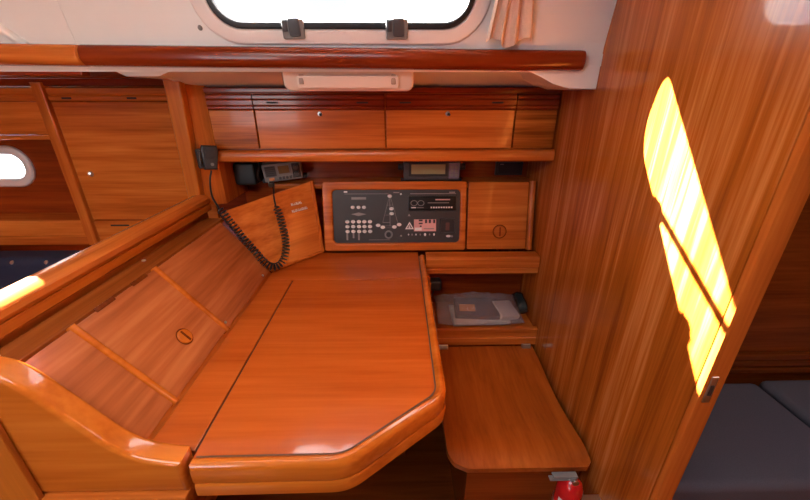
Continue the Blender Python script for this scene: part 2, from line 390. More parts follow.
# ------------------------------------------------------------------ overhead lockers behind the table
YL = 1.22
lk = empty('overhead_locker', (-.04, 1.35, 1.095), 'row of varnished overhead lockers with two flap doors behind the chart table', 'locker')
bx('carcass', (-.60, YL + .0165, 1.10), (BX - .004, 1.58, 1.318), W_x, lk)
bx('top_rail', (-.60, YL + .004, 1.306), (BX - .004, YL + .03, 1.322), W_red, lk, bev=.003)
def flap(x0, x1, name, mat, slots, knob):
    d = bx(name, (x0 + .0022, YL, 1.140), (x1 - .0018, YL + .016, 1.2565), mat, lk, bev=.002)
    b = nb(); prism(b, [(YL + .016, 1.2575), (YL + .001, 1.2575), (YL - .003, 1.262), (YL - .003, 1.267), (YL, 1.270), (YL - .0035, 1.273), (YL - .0035, 1.285), (YL, 1.288), (YL - .0035, 1.291), (YL - .0035, 1.299), (YL + .002, 1.305), (YL + .016, 1.305)], x0 + .0018, x1 - .0018, 0)
    obj('grip_moulding', b, W_red, d, label='darker red grooved top moulding')
    for x in slots: bx('vent_slot', (x - .018, YL - .0058, 1.2765), (x + .018, YL - .003, 1.2815), M_seam, d, bev=.001)
    if knob:
        b = nb(); cyl(b, (knob, YL, 1.246), (0, -1, 0), .0075, .0065, .006, 18, .0015); k = obj('lock', b, M_metal, d, label='chrome push lock')
        b = nb(); cyl(b, (knob + .002, YL - .006, 1.245), (.3, -1, -.2), .0045, .004, .006, 14); obj('button', b, M_black, k)
    return d
flap(-.596, -.452, 'filler_panel', W_strip, (), 0)
flap(-.452, -.041, 'door', W_x, (-.39, -.112), -.247)
flap(-.041, .373, 'door', W_x, (.022, .312), .157)
flap(.373, BX - .006, 'filler_panel', W_strip, (), 0)
b = nb(); prism(b, [(1.60, 1.098), (1.21, 1.098), (1.203, 1.102), (1.200, 1.112), (1.200, 1.124), (1.204, 1.132), (1.212, 1.1365), (1.60, 1.1365)], -.605, BX - .004, 0)
obj('shelf_edge', b, W_x, lk, label='rounded hardwood shelf edge')

# instrument recess between the lockers and the panel
bx('wall_recess', (-.62, 1.44, .70), (BX - .002, 1.46, 1.098), W_redz, kind='structure', label='red wooden back of the instrument recess, colour darkened for shade')  # deep red carries the shade of the shelf overhead
bx('trim_7', (-.46, 1.315, .985), (BX - .004, 1.438, 1.000), W_x, kind='structure', label='narrow wooden ledge under the instruments')
so = empty('socket_plate', (.435, 1.439, 1.02), 'black square socket plate at the right of the instrument recess', 'socket')
bx('plate', (.382, 1.428, 1.008), (.490, 1.439, 1.066), M_black, so, bev=.003)
bx('inset', (.392, 1.425, 1.016), (.480, 1.429, 1.058), M_rubber, so, bev=.001)
bx('indicator_mark', (.398, 1.4235, 1.050), (.412, 1.4255, 1.053), M_printd, so, bev=0)

# ------------------------------------------------------------------ partition post and saloon side
pp = empty('partition_post', (-.66, 1.4, .95), 'light hardwood edged partition between saloon and chart table', 'partition')
b = nb(); prism(b, [(-.704, .95), (-.662, .95), (-.644, 1.36), (-.694, 1.36)], 1.185, 1.218, 1, .006, 3); obj('edge_post', b, W_post, pp, label='paler rounded front post')
b = nb(); prism(b, [(-.698, 1.218), (-.662, 1.218), (-.606, 1.245), (-.606, 1.60), (-.698, 1.60)], .95, 1.36, 2, 0); obj('panel', b, W_zt, pp)

YS = 1.35
sl = empty('saloon_locker', (-1.2, YS + .1, .75), 'tall saloon locker with one large door left of the post', 'locker')
d = bx('door', (-1.183, YS, .858), (-.70, YS + .018, 1.279), W_x, sl)
b = nb(); cyl(b, (-1.13, YS, 1.035), (0, -1, 0), .010, .009, .007, 18, .002); k = obj('lock', b, M_metal, d, label='chrome push lock')
b = nb(); cyl(b, (-1.127, YS - .007, 1.037), (.3, -1, .2), .005, .004, .006, 14); obj('button', b, M_metal, k)
def grip(x0, x1, slots):
    b = nb(); prism(b, [(YS + .018, 1.281), (YS + .001, 1.281), (YS - .004, 1.286), (YS - .004, 1.296), (YS + .001, 1.300), (YS - .003, 1.306), (YS - .003, 1.322), (YS + .018, 1.328)], x0, x1, 0)
    g = obj('grip_moulding', b, W_x, sl)
    for x in slots: bx('vent_slot', (x - .016, YS - .0062, 1.288), (x + .016, YS - .0035, 1.294), M_seam, g, bev=.001)
grip(-1.183, -.70, (-1.123, -.905)); grip(-1.9, -1.226, (-1.36,))
bx('top_rail', (-1.9, YS - .002, 1.329), (-.70, YS + .02, 1.352), W_red, sl, bev=.004)
b = nb(); prism(b, [(-1.224, .755), (-1.187, .755), (-1.187, 1.34), (-1.224, 1.34)], YS - .012, YS + .16, 1, .005, 3); obj('stile', b, W_zt, sl, label='rounded upright stile')
bx('upper_door', (-1.9, YS, 1.172), (-1.226, YS + .018, 1.279), W_x, sl)
bx('niche_top', (-1.9, YS + .004, 1.155), (-1.226, YS + .16, 1.170), W_x, sl)
b = nb(); prism(b, [(YS - .008, .848), (YS - .003, .856), (YS + .01, .856), (YS + .16, .846), (YS + .16, .756), (YS - .002, .756), (YS - .002, .79), (YS - .008, .796)], -1.9, -1.226, 0); obj('fiddle', b, W_x, sl, label='raised fiddle board of the open niche')
bx('bottom_rail', (-1.183, YS - .002, .756), (-.70, YS + .02, .854), W_x, sl, bev=.003)
bx('vent_slot', (-1.12, YS - .004, .832), (-1.05, YS - .001, .838), M_seam, sl, bev=0)
# niche back with porthole
PC = (-1.605, 1.040); pw, ph = .30, .150
t = bmesh.new()
def loop(ps):
    vv = [t.verts.new((p[0], p[1], 0)) for p in ps]; return [t.edges.new((vv[i], vv[(i + 1) % len(vv)])) for i in range(len(vv))]
MP = frame((0, 1.475, 0), (1, 0, 0), (0, 0, 1))
bmesh.ops.triangle_fill(t, use_beauty=True, edges=loop([(-1.9, .75), (-1.2, .75), (-1.2, 1.17), (-1.9, 1.17)]) + loop(rrect(pw, ph, ph / 2 - .001, 10, *PC)))
r_ = bmesh.ops.extrude_face_region(t, geom=t.faces[:]); bmesh.ops.translate(t, verts=[g for g in r_['geom'] if isinstance(g, bmesh.types.BMVert)], vec=(0, 0, -.03)); bmesh.ops.recalc_face_normals(t, faces=t.faces[:])
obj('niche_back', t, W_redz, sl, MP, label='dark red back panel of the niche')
e = empty('window_3', (PC[0], 1.475, PC[1] - ph / 2), 'oval hull porthole with thick white rim at the left edge', None, None, 'structure')
b = nb(); ring(b, rrect(pw + .012, ph + .012, ph / 2 + .004, 10, *PC), rrect(pw - .055, ph - .055, ph / 2 - .029, 10, *PC), -.03, .012, None, .010); obj('rim', b, M_frame, e, MP)
b = nb(); slab(b, rrect(pw - .05, ph - .05, ph / 2 - .027, 10, *PC), -.026, -.021); obj('pane', b, M_glass, e, MP)

# hull wall needs the porthole's opening: rebuilt with the same oval
hw = bpy.data.objects['wall_hull']; bpy.data.objects.remove(hw)
t = bmesh.new(); MH = frame((0, 1.76, 0), (1, 0, 0), (0, 0, 1))
bmesh.ops.triangle_fill(t, use_beauty=True, edges=loop([(-2.3, 0), (2.0, 0), (2.0, 1.41), (-2.3, 1.41)]) + loop(rrect(.62, .36, .17, 10, PC[0] - .25, PC[1] - .02)))
r_ = bmesh.ops.extrude_face_region(t, geom=t.faces[:]); bmesh.ops.translate(t, verts=[g for g in r_['geom'] if isinstance(g, bmesh.types.BMVert)], vec=(0, 0, -.03)); bmesh.ops.recalc_face_normals(t, faces=t.faces[:])
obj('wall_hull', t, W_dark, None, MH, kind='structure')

# settee behind the rail
def cushion(name, lo, hi, mat, parent=None, bev=.03, **k):
    b = nb(); box(b, lo, hi, bev, 4); return obj(name, b, mat, parent, **k)
se = empty('settee', (-1.4, 1.1, 0), 'navy blue saloon settee with buttoned backrest beyond the rail', 'settee')
cushion('backrest', (-2.2, 1.235, .44), (-.712, 1.345, .742), M_navy, se)
cushion('seat', (-2.2, .62, .30), (-.712, 1.232, .43), M_navy, se)
bx('base', (-2.2, .64, .0), (-.712, 1.34, .298), W_x, se)
for x in (-1.44, -1.315):
    b = nb(); cyl(b, (x, 1.2425, .727), (0, -1, .6), .009, .006, .005, 14, .001); obj('press_stud', b, M_metal, se, label='small metal press stud')

# ------------------------------------------------------------------ divider with cap rail
bx('wall_divider', (-.700, .432, 0), (-.646, 1.184, .944), W_y, kind='structure', label='low partition under the cap rail')
b = nb(); prism(b, [(-.690, .944), (-.634, .944), (-.631, .947), (-.631, .966), (-.690, .966)], .30, 1.184, 1); obj('trim_8', b, W_rimy, kind='structure', label='pale yellow fillet under the cap rail')
pr = [(-.634, .967), (-.629, .975), (-.630, .986), (-.640, .994), (-.660, .997), (-.682, .994), (-.697, .982), (-.702, .973), (-.698, .963), (-.690, .962), (-.690, .969)]
b = nb(); prism(b, pr, .30, 1.184, 1); obj('trim_9', b, W_y, kind='structure', label='rounded hardwood cap rail with sun on its near end')

# ------------------------------------------------------------------ console with three lids
LX0, LZ0, LX1, LZ1 = -.432, .756, -.569, .933
cs = empty('side_console', (-.54, .78, .60), 'sloping wooden console with three lids left of the chart table', 'console')
b = nb(); prism(b, [(LX0, .60), (LX0, LZ0 - .012), (LX1 - .004, LZ1 - .014), (-.644, LZ1 - .014), (-.644, .60)], .432, 1.10, 1); obj('body', b, W_y, cs)
bx('ledge', (-.6305, .432, LZ1 - .014), (LX1 - .002, 1.128, LZ1 + .001), wood('ledge_wood', (0.140, 0.033, 0.006), (0.220, 0.050, 0.008), (0.300, 0.080, 0.014), 1), cs, bev=.003, label='darker flat ledge along the top of the lids')
vS = Vector((LX1 - LX0, 0, LZ1 - LZ0)); HS = vS.length
MC = frame((LX0, 0, LZ0), (0, 1, 0), vS)      # local x = along boat Y, y = up the slope; normal points into the cabin?
if (MC.to_3x3() @ Vector((0, 0, 1))).x < 0: MC = MC @ Matrix.Diagonal((1, 1, -1, 1))
SP = [(.434, .530), (.530, .760), (.760, 1.098)]
for i, (a, c) in enumerate(SP):
    t = bmesh.new(); slab(t, [(a + .005, .004), (c - .005, .004), (c - .005, HS - .004), (a + .005, HS - .004)], -.012, .003, None, .002)
    bmesh.ops.recalc_face_normals(t, faces=t.faces[:]); d = obj('lid', t, W_lid, cs, MC)
    if i == 1:
        for y in (.605, .705):
            t = bmesh.new(); box(t, (y - .024, HS - .008, .001), (y + .024, HS + .001, .0042), .001); obj('hinge', t, W_dark, d, MC)
        t = bmesh.new(); cyl(t, (.662, .070, .0025), (0, 0, 1), .0200, .0200, .001, 28); obj('pull_recess', t, W_dark, d, MC); t = bmesh.new(); cyl(t, (.662, .070, .002), (0, 0, 1), .0175, .0165, .005, 28, .0015); kn = obj('finger_pull', t, W_rimy, d, MC, label='round wooden finger pull with slot')
        t = bmesh.new(); box(t, (.6595, .056, .0055), (.6645, .084, .0085), .001); obj('slot_bar', t, W_dark, kn, MC)
for y in (.530, .760):
    t = bmesh.new(); slab(t, [(y - .006, 0), (y + .006, 0), (y + .006, HS), (y - .006, HS)], -.012, .008, None, .004, 3); bmesh.ops.recalc_face_normals(t, faces=t.faces[:]); obj('bead', t, W_rimy, cs, MC, label='rounded bead between two lids')
for y, v in ((.775, .018), (1.04, .014)):
    t = bmesh.new(); cyl(t, (y, v, .002), (0, 0, 1), .004, .003, .003, 12); obj('screw', t, M_metal, cs, MC)
for y in (.452, .80): 
    t = bmesh.new(); cyl(t, (-.615, y, LZ1), (0, 0, 1), .005, .004, .003, 12); obj('screw', t, M_metal, cs)

# near end board with its rounded S-shaped top edge
pts = bez([(-.700, .955), (-.60, .957), (-.560, .952), (-.530, .928), (-.500, .888), (-.470, .846), (-.445, .812), (-.415, .786), (-.380, .774), (-.347, .768)], 5)
poly = [(p.x, p.y) for p in [Vector((q[0], q[1])) for q in pts]]
eb = empty('end_board', (-.52, .41, .60), 'curved hardwood end board at the near end of the console', 'board')
b = nb(); prism(b, poly + [(-.347, .704), (-.700, .704)], .393, .431, 1, .010, 4); obj('board', b, W_rim, eb)
bx('bottom_moulding', (-.60, .383, .680), (-.347, .43, .703), W_x, eb, bev=.004)
bx('corner_post', (-.700, .383, .0), (-.578, .392, .950), W_post, eb, bev=.002, label='paler upright post at the corner')

# ------------------------------------------------------------------ corner panel
BLc, BRc, TRc, TLc = Vector((-.428, 1.100, .757)), Vector((-.290, 1.262, .757)), Vector((-.318, 1.312, 1.013)), Vector((-.572, 1.128, .952))
cp = empty('corner_panel', (-.42, 1.2, .757), 'slanted wooden corner panel with two rows of pale lettering', 'panel')
nC = ((BRc - BLc).cross(TRc - BLc)).normalized()
b = nb(); A = [b.verts.new(p) for p in (BLc, BRc, TRc, TLc)]; B_ = [b.verts.new(p - nC * .016) for p in (BLc, BRc, TRc, TLc)]
b.faces.new(A); b.faces.new(B_[::-1])
for i in range(4): b.faces.new((A[i], B_[i], B_[(i + 1) % 4], A[(i + 1) % 4]))
bmesh.ops.recalc_face_normals(b, faces=b.faces[:]); bmesh.ops.bevel(b, geom=b.edges[:], offset=.002, segments=2, affect='EDGES'); obj('board', b, sapele('sapele_slanted', 1, 0, turn=R(49.6)), cp)
for p, q in ((BLc, TLc), (BRc, TRc)):
    b = nb(); tube(b, [p + nC * .001, q + nC * .001], .006, 10); obj('edge_bead', b, W_zt, cp)
b = nb(); tube(b, [BLc + nC * .002, BRc + nC * .002], .005, 10); obj('bottom_bead', b, W_x, cp)
uC = (BRc - BLc).normalized(); vC = (TRc - BRc).normalized(); MT = frame(BLc + nC * .0012, uC, vC)
TX = MT.inverted()
def marks(cx0, cx1, v, h, seed):
    rnd = random.Random(seed); b = nb(); x = cx0
    while x < cx1 - .002:
        w = rnd.uniform(.0035, .0055)
        box(b, (x, v, -.0002), (x + .0011, v + h, .0006)); box(b, (x, v + h * rnd.choice((0, .42, .84)), -.0002), (x + w, v + h * .16 + h * rnd.choice((0, .42, .84)) * 0 + h * .16, .0006))
        box(b, (x + w - .0011, v, -.0002), (x + w, v + h * rnd.choice((.5, 1)), .0006)); x += w + .0018
    return b
l0 = TX @ Vector((-.371, 1.226, .966)); l1 = TX @ Vector((-.371, 1.218, .943))
obj('lettering', marks(.128, .170, .192, .009, 3), M_print, cp, MT); obj('lettering', marks(.125, .192, .169, .009, 5), M_print, cp, MT)

# ------------------------------------------------------------------ electrical panel
ME = frame((0, 1.258, .757), (1, 0, 0), (0, .055, .255))      # normal faces the cabin
if (ME.to_3x3() @ Vector((0, 0, 1))).y > 0: ME = ME @ Matrix.Diagonal((1, 1, -1, 1))
def eo(name, b, mat, parent, **k):
    bmesh.ops.transform(b, matrix=ME, verts=b.verts[:]); bmesh.ops.recalc_face_normals(b, faces=b.faces[:]); return obj(name, b, mat, parent, **k)
PU = .468 / 130; PV = .194 / 53
def gx(a): return -.243 + a * PU
def gy(c): return .228 - c * PV
ep = empty('electrical_panel', (-.02, 1.26, .757), 'dark electrical switch panel with breakers and radio in a wooden frame', 'switch panel')
b = nb(); ring(b, rrect(.530, .258, .010, 6, -.015, .131), rrect(.471, .197, .016, 6, -.009, .131), -.012, .010, None, .006); eo('frame', b, W_x, ep, label='rounded wooden frame')
b = nb(); slab(b, rrect(.473, .199, .014, 5, -.009, .131), -.006, .001); pl = eo('face_plate', b, M_plate, ep, label='charcoal face plate')
def dot(a, c, rx, ry, h, name, mat, parent, **k):
    b = nb(); t = bmesh.new(); cyl(t, (0, 0, 0), (0, 0, 1), 1, .82, 1, 14); join(b, t, Matrix.Translation((gx(a), gy(c), .001)) @ Matrix.Diagonal((rx, ry, h, 1))); return eo(name, b, mat, parent, **k)
def pbox(a0, a1, c0, c1, h, name, mat, parent, z=.001, **k):
    b = nb(); box(b, (gx(a0), gy(c1), z - .0008), (gx(a1), gy(c0), z + h)); return eo(name, b, mat, parent, **k)
for c in (31.6, 36.6, 41.6):
    for a in (14, 20, 26, 31.6, 37.4): dot(a, c, .0082, .0066, .005, 'breaker_switch', M_print, ep)
for a in (20, 26, 31.6): dot(a, 17, .0075, .0062, .005, 'breaker_switch', M_print, ep)
for a, c in ((58.2, 6), (59.8, 18.6), (60, 23.6), (45.8, 35.4), (50.6, 37.4), (62.6, 37.2), (67.6, 34.8)): dot(a, c, .0088, .0064, .004, 'indicator_lamp', M_print, ep)
for a0, a1, c0, c1 in ((12, 57, 3.4, 3.9), (79, 126, 3.4, 4.0), (36, 58, 50.2, 50.6)): pbox(a0, a1, c0, c1, .0006, 'rule_line', M_printd, pl)
pbox(11.5, 15, .9, 2.3, .0006, 'logo_mark', M_print, pl); pbox(62, 68, 2, 2.9, .0006, 'caption', M_printd, pl); pbox(119, 125, 1.8, 3, .0006, 'caption', M_printd, pl)
pbox(19, 34, 6.8, 9.2, .001, 'label_bar', M_printd, pl)
b = nb(); slab(b, [(gx(18), gy(24)), (gx(26), gy(25.8)), (gx(34), gy(24)), (gx(26), gy(22.2))], .0005, .0018); eo('diamond_label', b, M_printd, pl)
for a in (13.5, 20, 25.6): pbox(a - .9, a + .9, 43.5, 50.5 if a != 20 else 48.5, .0008, 'label_bar', M_printd, pl)
def line(p, q, w, name, mat, parent):
    P, Q = Vector((gx(p[0]), gy(p[1]))), Vector((gx(q[0]), gy(q[1]))); d = (Q - P).normalized(); n = Vector((-d.y, d.x)) * w / 2
    b = nb(); slab(b, [tuple(P + n), tuple(Q + n), tuple(Q - n), tuple(P - n)], .0008, .0017); return eo(name, b, mat, parent)
for p, q, w in (((58.2, 6), (58.2, 36), .002), ((57.6, 7), (50.6, 32.5), .0013), ((59, 7), (66.5, 34), .0013), ((50.6, 32.5), (58.2, 32.5), .0016), ((47, 36), (68, 36), .0013), ((49, 38), (64, 38), .0010), ((55, 15), (61, 15), .0009), ((53, 25), (58, 25), .0009)):
    line(p, q, w, 'yacht_outline', M_printd, pl)
b = nb(); ring(b, [(gx(56.6) + .0155 * math.cos(i * R(15)), gy(45) + .0155 * math.sin(i * R(15))) for i in range(24)], [(gx(56.6) + .0105 * math.cos(i * R(15)), gy(45) + .0105 * math.sin(i * R(15))) for i in range(24)], 0, .004, None, .001); kb = eo('rotary_switch', b, M_lgrey, ep)
b = nb(); t = bmesh.new(); cyl(t, (gx(56.6), gy(45), .001), (0, 0, 1), .0100, .0088, .008, 20, .001); join(b, t); eo('cap', b, M_black, kb)
for a, c in ((69.6, 4), (69.6, 46.4)): dot(a, c, .0035, .0035, .002, 'screw', M_metal, ep)
# radio
b = nb(); box(b, (gx(77), gy(20.6), -.002), (gx(126.5), gy(6), .006), .002); rd = eo('car_radio', b, plain('radio_black', (.004, .004, .004), .3), ep, label='black car radio')
for a, rr_ in ((83, 3.6), (90, 3.6)):
    n = 20; o_ = [(gx(a) + rr_ * PU * math.cos(i * 2 * math.pi / n), gy(13) + rr_ * PV * .8 * math.sin(i * 2 * math.pi / n)) for i in range(n)]; i_ = [(gx(a) + rr_ * .8 * PU * math.cos(i * 2 * math.pi / n), gy(13) + rr_ * .62 * PV * math.sin(i * 2 * math.pi / n)) for i in range(n)]
    b = nb(); ring(b, o_, i_, .004, .0075); eo('knob_ring', b, M_lgrey, rd)
for i in range(9): pbox(100 + i * 2.6, 101.6 + i * 2.6, 16.6, 18.2, .0018, 'button', M_print, rd, .006)
pbox(80, 85, 17, 18, .0014, 'trim_bar', M_print, rd, .006); pbox(86, 93, 17.2, 18, .0014, 'trim_bar', M_lgrey, rd, .006)
pbox(105, 120, 9, 10.2, .0012, 'caption', M_pink, rd, .006); pbox(97, 119, 12.4, 13.2, .0010, 'caption', M_printd, rd, .006)
# sticker, triangle, symbols, meter window
st = pbox(83, 106, 29.6, 41.8, .0012, 'sticker', M_pink, pl, label='pink and white instruction sticker')
for a0, a1, c0, c1, m in ((84, 91, 38, 41, M_print), (88, 92, 29.8, 31.5, M_black), (88, 92, 33, 34.4, M_black), (89, 91, 35.8, 37.4, M_black), (94.5, 96.5, 29.8, 33.4, M_black), (98.5, 100.5, 29.8, 33.4, M_black), (103, 105, 29.8, 33.4, M_black), (93, 104, 38.6, 39.6, M_printd)):
    pbox(a0, a1, c0, c1, .0008, 'sticker_print', m, st, .0022)
def tri(a, c, s, k): return [(gx(a) + s * math.cos(R(90 + 120 * i)) * k, gy(c) + s * math.sin(R(90 + 120 * i)) * k) for i in range(3)]
b = nb(); ring(b, tri(78.4, 37, .0185, 1), tri(78.4, 37, .0185, .62), .0006, .0022); wt = eo('warning_triangle', b, M_print, pl)
b = nb(); slab(b, [(gx(78.6), gy(34.4)), (gx(77.2), gy(38)), (gx(78.4), gy(38)), (gx(78), gy(40)), (gx(79.6), gy(37.2)), (gx(78.5), gy(37.2))], .0006, .002); eo('flash_mark', b, M_print, wt)
b = nb(); slab(b, tri(78, 25.4, .006, 1), .0006, .0016); eo('small_mark', b, M_printd, pl)
for i, (a, s) in enumerate(((77.4, .7), (81, .8), (85.2, .7), (89.6, .8), (94.6, 1.2), (99.4, .8), (104, 1.0))): dot(a, 45.2, .0035 * s, .0050 * s, .001, 'symbol', M_printd if i in (1, 3, 5) else M_print, pl)
b = nb(); ring(b, rrect(17 * PU, 15.4 * PV, .004, 4, gx(118), gy(36.4)), rrect(14.6 * PU, 13 * PV, .003, 4, gx(118), gy(36.4)), -.001, .005, None, .001); mt = eo('meter_frame', b, M_black, ep)
pbox(111, 125, 30.2, 42.6, .001, 'meter_window', M_rubber, mt); pbox(116, 120, 33, 41, .0014, 'meter_scale', plain('maroon_print', (.10, .03, .025), .5), mt)
dot(119, 47, .009, .0045, .0008, 'logo_mark', M_print, pl); dot(122.4, 47.2, .006, .004, .0009, 'logo_mark', M_printd, pl)

# small locker door right of it
pd = empty('panel_locker', (.38, 1.27, .757), 'small square locker door with round wooden pull right of the switch panel', 'locker')
b = nb(); slab(b, [(.254, .003), (BX - .006, .003), (BX - .006, .258), (.254, .258)], -.018, -.002); eo('backing', b, W_dark, pd)
b = nb(); slab(b, rrect(.222, .250, .006, 4, .367, .131), -.002, .008, None, .003, 3); d = eo('door', b, W_x, pd)
b = nb(); t = bmesh.new(); cyl(t, (.377, .073, .0075), (0, 0, 1), .0265, .0265, .001, 28); join(b, t); eo('pull_recess', b, W_dark, d)
b = nb(); t = bmesh.new(); cyl(t, (.377, .073, .008), (0, 0, 1), .0235, .021, .005, 28, .002); join(b, t); kn = eo('finger_pull', b, W_x, d, label='round wooden finger pull')
b = nb(); box(b, (.3745, .056, .012), (.3795, .090, .0165), .0012); eo('slot_bar', b, W_red, kn)
b = nb(); tube(b, [(.494, .002, -.002), (.494, .259, -.002)], .012, 12); eo('edge_bead', b, W_zt, pd, label='rounded upright edge bead')

# ------------------------------------------------------------------ chart table
ct = empty('chart_table', (-.16, .8, .64), 'large varnished chart table with hinged lid and raised rounded rim', 'chart table')
zt = .750
bx('side_strip', (-.430, .432, zt - .02), (-.3470, 1.045, zt), W_desk, ct, bev=.001, label='fixed strip left of the lid')
lidp = [(-.3430, .405), (-.082, .420), (.0, .478), (.058, .528), (.072, .56), (.072, 1.045), (-.3430, 1.045)]
b = nb(); slab(b, lidp, zt - .02, zt, None, .001); obj('lid', b, W_desk, ct, label='hinged lid of the table')
bx('back_strip', (-.430, 1.0462, zt - .02), (.072, 1.262, zt), W_desk, ct, bev=.001)
bx('hinge_gap', (-.3472, .433, zt - .03), (-.3428, 1.045, zt - .004), M_seam, ct, bev=0)
path = fillet([(.074, 1.222), (.074, .552), (-.094, .420), (-.338, .418)], .022, 7)
# travel runs toward the viewer then left, so outward is to the left of travel
prof = [(.0, zt - .02), (.0, zt + .001), (-.0035, zt + .005), (-.008, zt + .0075), (-.013, zt + .007), (-.018, zt + .003), (-.021, zt - .004), (-.0215, zt - .030), (-.0185, zt - .036), (-.006, zt - .036)]
b = nb(); sweep(b, path, [(-o, z) for o, z in prof] if False else prof); obj('rim', b, W_rim, ct, label='raised rounded hardwood rim')
prof2 = [(.004, zt - .0365), (-.019, zt - .0365), (-.0215, zt - .041), (-.0215, zt - .062), (-.017, zt - .068), (.004, zt - .068)]
b = nb(); sweep(b, path, prof2); obj('apron', b, W_rim, ct, label='lower apron board under the rim')
profc = [(.0035, zt - .004), (.0035, zt + .0008), (-.0005, zt + .0008), (-.0005, zt - .004)]
b = nb(); sweep(b, path, profc); obj('inset_line', b, M_inset, ct, label='dark brown line inside the rim')  # thin brown strip along the inner edge of the rim
b = nb(); slab(b, [(-.42, .45), (-.10, .45), (.048, .575), (.048, 1.25), (-.42, 1.25)], .700, .708); obj('tray_bottom', b, W_dark, ct)  # dark wood colour stands in for the shade under the table
bx('pedestal', (-.42, .98, 0), (.02, 1.25, .699), W_dark, ct)  # same dark colour, again for the shade below the table

# ------------------------------------------------------------------ shelf unit behind the seat
sh = empty('shelf_unit', (.31, 1.2, 0), 'open wooden shelf unit behind the seat under the switch panel', 'shelf')
b = nb(); prism(b, [(1.240, .692), (1.190, .692), (1.186, .696), (1.186, .712), (1.190, .7155), (1.186, .719), (1.184, .724), (1.184, .752), (1.190, .760), (1.240, .760)], .0975, BX - .003, 0); obj('fascia', b, W_x, sh, label='moulded fascia board')
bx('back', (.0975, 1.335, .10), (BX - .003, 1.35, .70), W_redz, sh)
bx('side', (.0975, 1.124, .10), (.112, 1.334, .690), W_zt, sh)
bx('shelf', (.1125, 1.125, .470), (BX - .003, 1.334, .486), W_x, sh)
b = nb(); prism(b, [(1.122, .430), (1.110, .430), (1.107, .434), (1.107, .462), (1.110, .4655), (1.107, .469), (1.107, .500), (1.112, .505), (1.122, .505)], .0975, BX - .003, 0); obj('lip', b, W_x, sh, label='grooved lip of the shelf')

# ------------------------------------------------------------------ folding seat
se2 = empty('folding_seat', (.31, .86, .38), 'curved plywood seat board hinged in front of the shelf unit', 'seat')
b = nb(); ny, nx = 40, 14; X0, X1, Y0, Y1 = .125, .500, .632, 1.106
def seatz(y):
    u = (y - Y0) / (Y1 - Y0)
    return .428 - .020 * math.sin(math.pi * min(1, u / .95)) ** 2 * 1.0 - .016 * max(0, 1 - u / .16) ** 2
top, bot = [], []
for j in range(ny + 1):
    y = Y0 + (Y1 - Y0) * j / ny; d0 = y - Y0; r = .05
    ins = r - math.sqrt(max(0, r * r - (r - d0) ** 2)) if d0 < r else 0
    ins2 = .014 - math.sqrt(max(0, .014 ** 2 - (.014 - d0) ** 2)) if d0 < .014 else 0
    rowt, rowb = [], []
    for i in range(nx + 1):
        x = X0 + ins + (X1 - ins2 - X0 - ins) * i / nx; z = seatz(y)
        rowt.append(b.verts.new((x, y, z))); rowb.append(b.verts.new((x, y + .002, z - .018)))
    top.append(rowt); bot.append(rowb)
for j in range(ny):
    for i in range(nx):
        b.faces.new((top[j][i], top[j][i + 1], top[j + 1][i + 1], top[j + 1][i])); b.faces.new((bot[j][i], bot[j + 1][i], bot[j + 1][i + 1], bot[j][i + 1]))
    b.faces.new((top[j][0], top[j + 1][0], bot[j + 1][0], bot[j][0])); b.faces.new((top[j][nx], bot[j][nx], bot[j + 1][nx], top[j + 1][nx]))
for i in range(nx):
    b.faces.new((top[0][i], bot[0][i], bot[0][i + 1], top[0][i + 1])); b.faces.new((top[ny][i], top[ny][i + 1], bot[ny][i + 1], bot[ny][i]))
bmesh.ops.recalc_face_normals(b, faces=b.faces[:])
obj('board', b, wood('seat_veneer', (0.220, 0.039, 0.004), (0.360, 0.076, 0.008), (0.460, 0.112, 0.014), 1, across=24, rough=.3), se2, ang=45)
for x in (.164, .474):
    b = nb(); box(b, (x - .016, 1.090, .426), (x + .016, 1.105, .434), .002); h = obj('hinge', b, M_metal, se2, label='small steel hinge')
    b = nb(); cyl(b, (x - .016, 1.098, .437), (1, 0, 0), .0055, .0055, .032, 14, .001); obj('pin', b, M_metal, h)
sb = empty('seat_base', (.34, .9, 0), 'dark wooden locker box carrying the seat board', 'locker')
bx('front', (.188, .688, 0), (BX - .003, .703, .388), wood('seat_base_wood', (0.160, 0.025, 0.004), (0.240, 0.044, 0.006), (0.320, 0.065, 0.010), 0), sb)
bx('side', (.188, .704, 0), (.203, 1.10, .388), W_dark, sb)

# ------------------------------------------------------------------ fire extinguisher
fx = empty('fire_extinguisher', (.428, .596, .13), 'small red fire extinguisher clamped to the bulkhead below the front of the seat board', 'extinguisher')
Mx = Matrix.Translation((.428, .596, 0))
b = nb(); lathe(b, [(.024, .130), (.030, .134), (.032, .142), (.032, .345), (.030, .362), (.024, .376), (.014, .384), (.012, .386)], 28, Mx); bd = obj('cylinder', b, M_red, fx)
b = nb(); n = 14; pr_ = []
for i in range(n + 1):
    a = R(200 + 130 * i / n); pr_.append((.428 + .0324 * math.cos(a), .596 + .0324 * math.sin(a)))
A = [b.verts.new((*p, .20)) for p in pr_]; B2 = [b.verts.new((*p, .335)) for p in pr_]
for i in range(n): b.faces.new((A[i], A[i + 1], B2[i + 1], B2[i]))
obj('paper_label', b, M_print, bd, label='white printed label')
b = nb(); cyl(b, (.428, .596, .384), (0, 0, 1), .012, .010, .014, 18, .002); vv = obj('valve', b, M_lgrey, fx)
b = nb(); box(b, (.376, .588, .396), (.437, .604, .401), .002); box(b, (.369, .589, .386), (.423, .603, .390), .002); obj('lever', b, M_lgrey, vv, label='grey squeeze lever')
b = nb(); cyl(b, (.428, .584, .391), (0, -1, 0), .008, .008, .006, 16, .001); obj('gauge', b, M_metal, vv)
b = nb(); cyl(b, (.428, .596, .285), (0, 0, 1), .0338, .0338, .016, 28); box(b, (.459, .588, .26), (BX - .001, .604, .31), .001); obj('clamp', b, M_metal, fx, label='steel clamp band')

